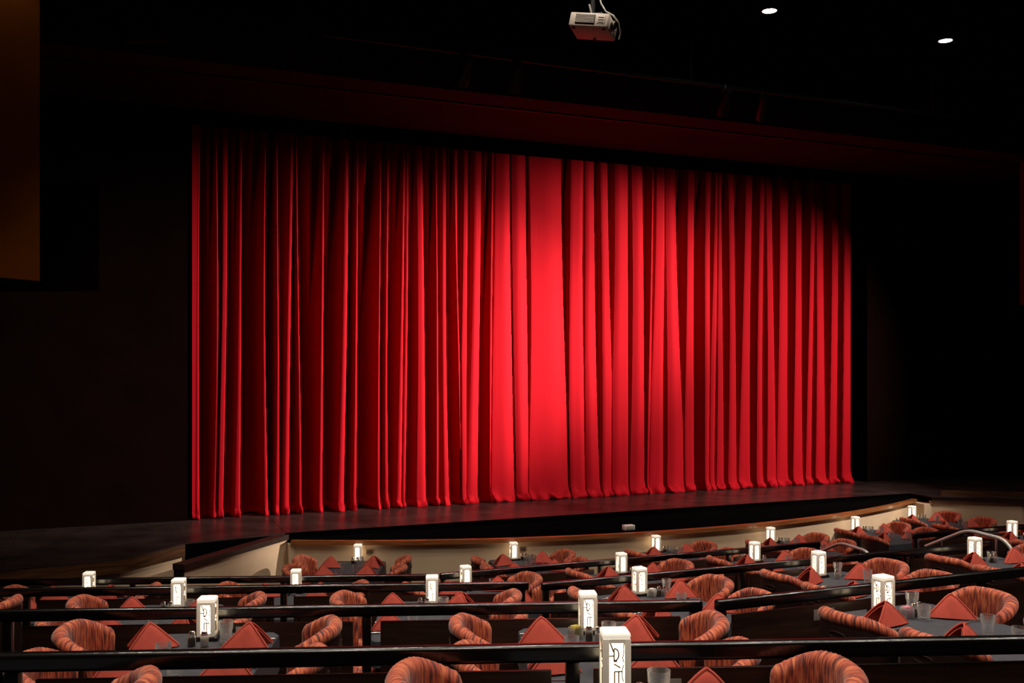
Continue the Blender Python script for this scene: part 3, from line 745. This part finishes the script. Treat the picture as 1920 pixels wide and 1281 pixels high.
# ------------------------------------------------------------------ tables and their settings
SEATS = ('far left', 'near left', 'far right', 'near right', 'farther left', 'farther right')
def setting(row, lamp, T, N_, ang, name, lat=.63, shift=0.0, chairs=((-1, -.21), (-1, -.81), (1, -.21), (1, -.81)),
            napkins=((-1, -.22), (-1, -.78), (1, -.22), (1, -.78)), glasses=(), lamp_on=True, table=True, long=False, cutlery=True, extras=(), lampname=None):
    """lamp: world XY of the lamp; T right along the row, N_ towards the stage"""
    z = FLOOR[row]; zt = z + TABLE_H - .003
    L = Vector((lamp[0], lamp[1], 0)); C = L + T*shift
    ln = 2.1 if long else 1.25
    if table:
        c = C - N_*(ln/2 - (.085 if row == 5 else .12)); c.z = z
        put('table_long' if long else 'table', c, ang, 'pedestal table under slate cloth, ' + name)
        put('cloth_long' if long else 'cloth', c, ang, 'dark slate tablecloth draped over ' + name)
    if lamp_on:
        q = L.copy(); q.z = zt
        put('lamp', q, ang, lampname or ('white lantern lamp glowing on ' + name))
    seen = {}
    def seat(side, n):
        same = sorted([c[1] for c in chairs if c[0] == side], reverse=True)
        names = ['far', 'near'] if len(same) == 2 else (['far', 'middle', 'near'] if len(same) == 3 else ['only'])
        k = min(range(len(same)), key=lambda i: abs(same[i]-n)) if same else 0
        return (names[k] if same else 'far') + (' left' if side < 0 else ' right')
    for ch in chairs:
        side, n = ch[:2]; q = C + T*(side*(ch[2] if len(ch) > 2 else lat)) + N_*n; q.z = z
        put('chair', q, ang + (0 if side < 0 else PI) + random.uniform(-.12, .12), f'orange patterned tub chair, {seat(side, n)} seat, {name}')
    for i, nk in enumerate(napkins):
        side, n = nk[:2]; nt_ = nk[2] if len(nk) > 2 else .28
        q = C + T*(side*nt_) + N_*(n+random.uniform(-.02, .02)); q.z = zt
        put('napkin%d' % (i % 3), q, ang + (PI if side < 0 else 0) + random.uniform(-.3, .3), f'salmon folded napkin at {seat(side, n)} seat, {name}')
        if cutlery:
            for kd, dy, w_ in (('fork', .17, 'fork'), ('knife', -.15, 'knife')):
                qq = C + T*(side*(nt_+.02)) + N_*(n+dy*side*-1); qq.z = zt
                put(kd, qq, ang + (PI/2 if side > 0 else -PI/2), f'steel {w_} beside the {seat(side, n)} napkin, {name}')
    cnt = {}
    words = ('first', 'second', 'third', 'fourth', 'fifth', 'sixth')
    tot = {}
    for g in glasses: tot[g[0]] = tot.get(g[0], 0)+1
    for kd, dt, dn in glasses:
        q = C + T*dt + N_*dn; q.z = zt; i = cnt.get(kd, 0); cnt[kd] = i+1
        nm = {'tumbler': 'tall clear tumbler', 'rocks': 'low faceted glass', 'pepper': 'pepper shaker with chrome cap', 'salt': 'salt shaker with chrome cap',
              'caddy_y': 'holder of yellow sugar packets', 'caddy_p': 'holder of pink sugar packets', 'caddy_w': 'holder of white sugar packets'}[kd]
        order = sorted([math.hypot(g[1], g[2]) for g in glasses if g[0] == kd]); k = order.index(math.hypot(dt, dn))
        where = ' beside the lamp' if kd in ('pepper', 'salt', 'caddy_y', 'caddy_p', 'caddy_w') else ('' if tot[kd] == 1 else ', %s from the lamp' % words[k])
        put(kd, q, random.uniform(0, 6), f'{nm}{where}, {name}')

def L_(row, px, back=.20):
    """lamp position on a left-block row: pixel column on the line `back` m in front of the rail"""
    x0, y0 = LREF[row]; k = (px-960)/F; y0 -= back
    Y = (y0 - x0*math.tan(AL))/(1 - k*math.tan(AL)); return (k*Y, Y)
def R_(px, d):
    k = (px-960)/F; Y = d/(CT - ST*k); return (k*Y, Y)
SH = (('pepper', -.06, -.14), ('salt', .0, -.15))
# first row (nearest): only what reaches into the frame
setting(1, L_(1, 1153), TL, NL, AL, 'nearest table, bottom centre', .645, .02, ((-1, -.12), (1, -.12)), ((1, -.16),), (('tumbler', .12, -.13), ('pepper', -.01, -.15), ('salt', .05, -.14)), cutlery=False)
setting(1, L_(1, -100), TL, NL, AL, 'cut-off table at bottom left corner', .56, 0, ((1, -.15),), (), (), lamp_on=False, cutlery=False)
# second row
setting(2, L_(2, 389), TL, NL, AL, 'left table of second row', .58, .01, glasses=(('pepper', -.06, -.17), ('salt', .015, -.18), ('tumbler', .125, -.12), ('rocks', -.15, -.42), ('rocks', .0, -.75)))
setting(2, L_(2, 1102), TL, NL, AL, 'middle table of second row', .60, -.02, glasses=(('caddy_y', -.07, -.13), ('pepper', .0, -.20), ('salt', .055, -.22), ('rocks', .13, -.12), ('rocks', -.13, -.42), ('tumbler', -.03, -.8)))
setting(2, R_(1656, 5.10), TR, NR, AR, 'right table of second row', .54, .09, chairs=((-1, -.33, .56), (-1, -.90, .46), (1, -.26, .43), (1, -.84, .50)), napkins=((-1, -.24, .30), (-1, -.80, .24), (1, -.25, .22), (1, -.86, .34)),
        glasses=(('caddy_p', -.05, -.17), ('pepper', .02, -.16), ('salt', .07, -.15), ('tumbler', .10, -.06), ('rocks', .02, -.24), ('tumbler', .06, -.70), ('rocks', .13, -.86)))
# third row
setting(3, L_(3, 335), TL, NL, AL, 'first table of third row', .57, -.03, glasses=SH + (('rocks', .15, -.12), ('rocks', .0, -.62)))
setting(3, L_(3, 810), TL, NL, AL, 'second table of third row', .57, -.04, glasses=SH + (('rocks', .14, -.14), ('rocks', -.10, -.65)))
setting(3, L_(3, -140), TL, NL, AL, 'cut-off table at left edge of third row', .6, 0, ((1, -.18), (1, -.78)), ((1, -.22),), (), lamp_on=False, cutlery=False)
setting(3, R_(1199, 7.74), TR, NR, AR, 'third table of third row', .55, 0, glasses=(('caddy_w', .06, -.12), ('pepper', .13, -.12), ('salt', .18, -.13), ('tumbler', .25, -.05), ('rocks', .17, -.42), ('tumbler', .06, -.8)))
setting(3, R_(1535, 7.74), TR, NR, AR, 'fourth table of third row', .55, .02, glasses=(('salt', .08, -.14), ('tumbler', .17, -.05), ('tumbler', .20, -.42), ('rocks', -.05, -.8)))
setting(3, R_(1828, 7.74), TR, NR, AR, 'fifth table of third row', .55, .02, glasses=(('pepper', .06, -.14), ('salt', .11, -.14), ('rocks', .17, -.04), ('tumbler', .22, -.44)))
# fourth row
setting(4, L_(4, 167), TL, NL, AL, 'first table of fourth row', .57, 0, glasses=SH + (('rocks', .14, -.06),))
setting(4, L_(4, 555), TL, NL, AL, 'second table of fourth row', .57, 0, glasses=SH + (('rocks', .14, -.06),))
setting(4, R_(873, 10.16), TR, NR, AR, 'third table of fourth row', .55, 0, glasses=SH + (('rocks', .30, -.05),))
setting(4, R_(1165, 10.16), TR, NR, AR, 'fourth table of fourth row', .55, 0, glasses=(('pepper', .08, -.1), ('salt', .14, -.1), ('rocks', .20, -.05)))
setting(4, R_(1415, 10.16), TR, NR, AR, 'fifth table of fourth row', .55, 0, glasses=(('salt', .10, -.06), ('tumbler', .20, -.40), ('rocks', .22, -.60)))
setting(4, R_(1898, 10.16), TR, NR, AR, 'last table of fourth row, right edge', .55, 0, glasses=(('pepper', .12, -.1), ('salt', .18, -.1)))
# along the stage front
Y5 = 13.70
setting(5, (px_at(671, Y5), Y5), Vector((1, 0, 0)), Vector((0, 1, 0)), 0.0, 'first table along stage front', .57, -.02, chairs=((-1, -.35), (-1, -.95), (1, -.35), (1, -.95)), napkins=((-1, -.35), (-1, -.95), (1, -.35), (1, -.95)),
        glasses=(('pepper', -.03, -.12), ('salt', .03, -.12), ('tumbler', .10, -.3), ('tumbler', .12, -.85), ('rocks', -.1, -.5), ('rocks', -.08, -.95)), cutlery=False)
for px, Yv, nm, ang in ((963, 13.86, 'second', .26), (1230, 14.43, 'third', AR), (1445, 15.16, 'fourth', AR), (1604, 16.25, 'fifth', AR)):
    T = Vector((math.cos(ang), math.sin(ang), 0)); Nn = Vector((-math.sin(ang), math.cos(ang), 0))
    setting(5, (px_at(px, Yv), Yv), T, Nn, ang, nm + ' table along stage front', .52, .05, chairs=((-1, -.42), (-1, -1.0), (1, -.26), (1, -.84)), napkins=((-1, -.32), (-1, -.88), (1, -.26), (1, -.82)),
            glasses=(('pepper', .06, -.05), ('salt', .11, -.06), ('rocks', .16, -.12), ('tumbler', .12, -.4), ('tumbler', -.06, -.8), ('tumbler', .12, -.98)), cutlery=False)
setting(5, (px_at(1710, 17.5), 17.5), TR, NR, AR, 'last long table along stage front', .48, .02, long=True, chairs=((-1, -.55), (-1, -1.25), (-1, -1.95), (1, -.26), (1, -1.0), (1, -1.75)),
        napkins=((-1, -.3), (-1, -1.0), (1, -.26), (1, -1.0), (1, -1.7)), glasses=(('salt', .1, -.05), ('rocks', .2, -.05), ('tumbler', .05, -.5), ('tumbler', .15, -.9), ('tumbler', .0, -1.15), ('tumbler', .2, -1.55)), cutlery=False)
for p in PROTO.values(): delete_tree(p)

# ------------------------------------------------------------------ aisle handrails
def handrail(pts, posts, label, floor_z):
    p0 = Vector(pts[0]); t = thing('handrail', label, 'handrail', (p0.x, p0.y, floor_z))
    # smooth the polyline
    V = [Vector(p) for p in pts]; out = [V[0]]
    for a, b, c in zip(V, V[1:], V[2:]):
        r = min(.12, (b-a).length*.45, (c-b).length*.45); e0 = b + (a-b).normalized()*r; e1 = b + (c-b).normalized()*r
        for k in range(6):
            f = k/5; out.append((e0*(1-f)+b*f)*(1-f) + (b*(1-f)+e1*f)*f)
    out.append(V[-1])
    org = Vector((p0.x, p0.y, floor_z))
    obj('tube', tube(BM(), [v-org for v in out], .021, 10), M['satin'], t)
    for q, zf in posts:
        q = Vector(q); obj('post', tube(BM(), [(q.x-org.x, q.y-org.y, zf-floor_z), q-org], .018, 8), M['steel'], t)
    return t
# heights follow the steps of the second aisle
def hr(base_d, s, z0, label, zlo, zhi):
    a = P(s, base_d+.62, z0-.29); b = P(s, base_d, z0); c = P(s, base_d-.52, z0-.03); e = P(s+.02, base_d-.68, z0-.26)
    handrail([a, b, c, e], [(P(s, base_d+.36, z0-.17), zlo), (P(s, base_d-.40, z0-.024), zhi)], label, zlo)
hr(10.62, 9.25, 1.06, 'chrome handrail beside the stage front tables, second aisle', 0.0, .28)
hr(8.50, 9.24, 1.55, 'chrome handrail behind the lamp at right, second aisle', .28, .65)

# ------------------------------------------------------------------ ceiling fittings
dl = thing('downlight', 'proto', 'ceiling light')
bm = BM(); lathe(bm, [(.115, 0), (.115, -.006), (.105, -.012), (.092, -.010), (.088, 0)], 28); obj('trim_ring', bm, M['black'], dl)
bm = BM(); lathe(bm, [(0, -.006), (.088, -.006), (.088, -.002), (0, -.002)], 28); obj('lens', bm, M['lens'], dl)
for s, d in DOWN:
    lab = {(8, 10.5): 'round recessed downlight left of the two lit in the ceiling', (11, 10.5): 'round recessed downlight right of the two lit in the ceiling'}.get((s, d))
    if lab is None: continue
    c = copy_tree(dl); c.location = P(s, d, CEIL_Z-.001); c['label'] = lab; c['group'] = 'recessed ceiling downlights'
delete_tree(dl)

bar = thing('lighting_bar', 'black pipe hung below the ceiling carrying the stage spotlights', 'lighting bar', (0, 0, 0))
obj('pipe', tube(BM(), [P(2.5, BAR_D, BAR_Z), P(12.5, BAR_D, BAR_Z)], .024, 10), M['black'], bar)
for s in (3, 7.6, 12): obj('hanger', tube(BM(), [P(s, BAR_D, BAR_Z), P(s, BAR_D, CEIL_Z)], .012, 6), M['black'], bar)
def stage_light(s, tgt, label, bd=BAR_D, bz=BAR_Z):
    base = P(s, bd, bz); t = thing('stage_spotlight', label, 'spotlight', base, 0, 'stage spotlights on the lighting bar')
    dirv = (Vector(tgt) - (base - Vector((0, 0, .30)))).normalized(); q = dirv.to_track_quat('Z', 'Y').to_matrix().to_4x4()
    T4 = Matrix.Translation((0, 0, -.30)) @ q
    bm = BM(); lathe(bm, [(0, -.28), (.05, -.28), (.07, -.24), (.075, -.10), (.095, -.02), (.095, .10), (.088, .10), (.085, 0), (0, 0)], 20)
    bmesh.ops.transform(bm, matrix=T4, verts=bm.verts); obj('barrel', bm, M['iron'], t)
    bm = BM(); tube(bm, [(-.0, -.115, -.30), (0, -.115, -.12), (0, -.06, -.06), (0, .06, -.06), (0, .115, -.12), (0, .115, -.30)], .009, 6); obj('yoke', bm, M['iron'], t)
    bm = BM(); box(bm, (0, 0, -.02), (.045, .05, .09), .006); obj('clamp', bm, M['iron'], t)
    bm = BM(); lathe(bm, [(0, .012), (.05, .006), (.083, .001), (.083, -.001), (0, -.001)], 20); bmesh.ops.transform(bm, matrix=T4, verts=bm.verts); obj('lens', bm, M['glass'], t)
    return t
stage_light(4.25, P(4, 15.9, 3), 'dim stage spotlight, leftmost on the bar')
stage_light(4.95, P(5.5, 15.9, 3), 'stage spotlight with red glints, left of the projector')
stage_light(8.15, P(9.4, 15.9, 3), 'dim stage spotlight right of the projector, second from the right end')
stage_light(8.8, P(11, 15.9, 3), 'dim stage spotlight, rightmost on the bar')
# faint fixture at upper left
t = thing('ceiling_batten', 'faint dark batten light near the ceiling, upper left', 'light fixture', (-4.35, 11.8, 7.32))
obj('housing', box(BM(), (0, 0, 0), (.52, .10, .09), .01, Matrix.Rotation(-.1, 3, 'Z')), M['soffit'], t)
for x in (-.2, .2): obj('hanger', tube(BM(), [(x, 0, .04), (x, 0, CEIL_Z-7.32)], .008, 6), M['black'], t)

# projector
pr = thing('projector', 'white ceiling projector hanging above the tables, vent grille facing us', 'projector', (0, 0, 0))
PC = Vector((px_at(1112, 8.9), 8.9, H + (690-50)/F*8.9))
pr.location = PC; pr.rotation_euler = (math.radians(-7), math.radians(9.5), math.radians(-20))
obj('case', box(BM(), (0, 0, 0), (.36, .30, .125), .012), M['projector'], pr)
vent = obj('vent', box(BM(), (-.035, -.151, .005), (.18, .006, .085), .002), M['projgrey'], pr)
for k in range(6): obj('slat', box(BM(), (-.035, -.156, -.030 + .0135*k), (.176, .008, .006), .001), M['projector'], vent)
obj('control_panel', box(BM(), (.11, -.151, .0), (.075, .004, .07), .002), M['projector'], pr)
for k in range(3): obj('button', box(BM(), (.11, -.154, .022-.022*k), (.05, .004, .006), .001), M['projgrey'], pr)
bm = BM(); lathe(bm, [(0, 0), (.045, 0), (.045, .03), (.036, .034), (.034, .012), (0, .012)], 20)
bmesh.ops.transform(bm, matrix=Matrix.Translation((.178, -.03, 0)) @ Matrix.Rotation(PI/2, 4, 'Y'), verts=bm.verts); obj('lens_ring', bm, M['projgrey'], pr)
obj('side_port_panel', box(BM(), (.181, .08, 0), (.006, .10, .09), .003), M['projgrey'], pr)
for x, y in ((-.14, -.11), (.14, -.11), (0, .11)): obj('foot', lathe(BM(), [(0, -.075), (.014, -.075), (.016, -.062), (0, -.062)], 10), M['projgrey'], pr, (x, y, 0))
top = CEIL_Z - PC.z
mount = thing('projector_mount', 'black pole and plate holding the projector under the ceiling', 'mount', (PC.x, PC.y, PC.z + .07))
obj('plate', box(BM(), (0, 0, .012), (.22, .18, .014), .003, Matrix.Rotation(-.35, 3, 'Z')), M['black'], mount)
obj('pole', tube(BM(), [(0, 0, .01), (0, 0, top-.07)], .02, 10), M['black'], mount)
obj('clip', tube(BM(), [(-.02, -.07, .02), (-.03, -.08, .06), (-.04, -.08, .10)], .008, 6), M['cable'], mount)
cb_ = [(.05, -.02, .26), (.07, -.02, .18), (.11, -.02, .11), (.18, 0, .08), (.24, .06, .03), (.26, .12, -.04), (.25, .16, -.08)]
c = obj('projector_cable', tube(BM(), cb_, .0075, 6), M['cable'], None, (PC.x, PC.y, PC.z+.02))
tag(c, 'pale cable looping from the mount to the projector side', 'cable')
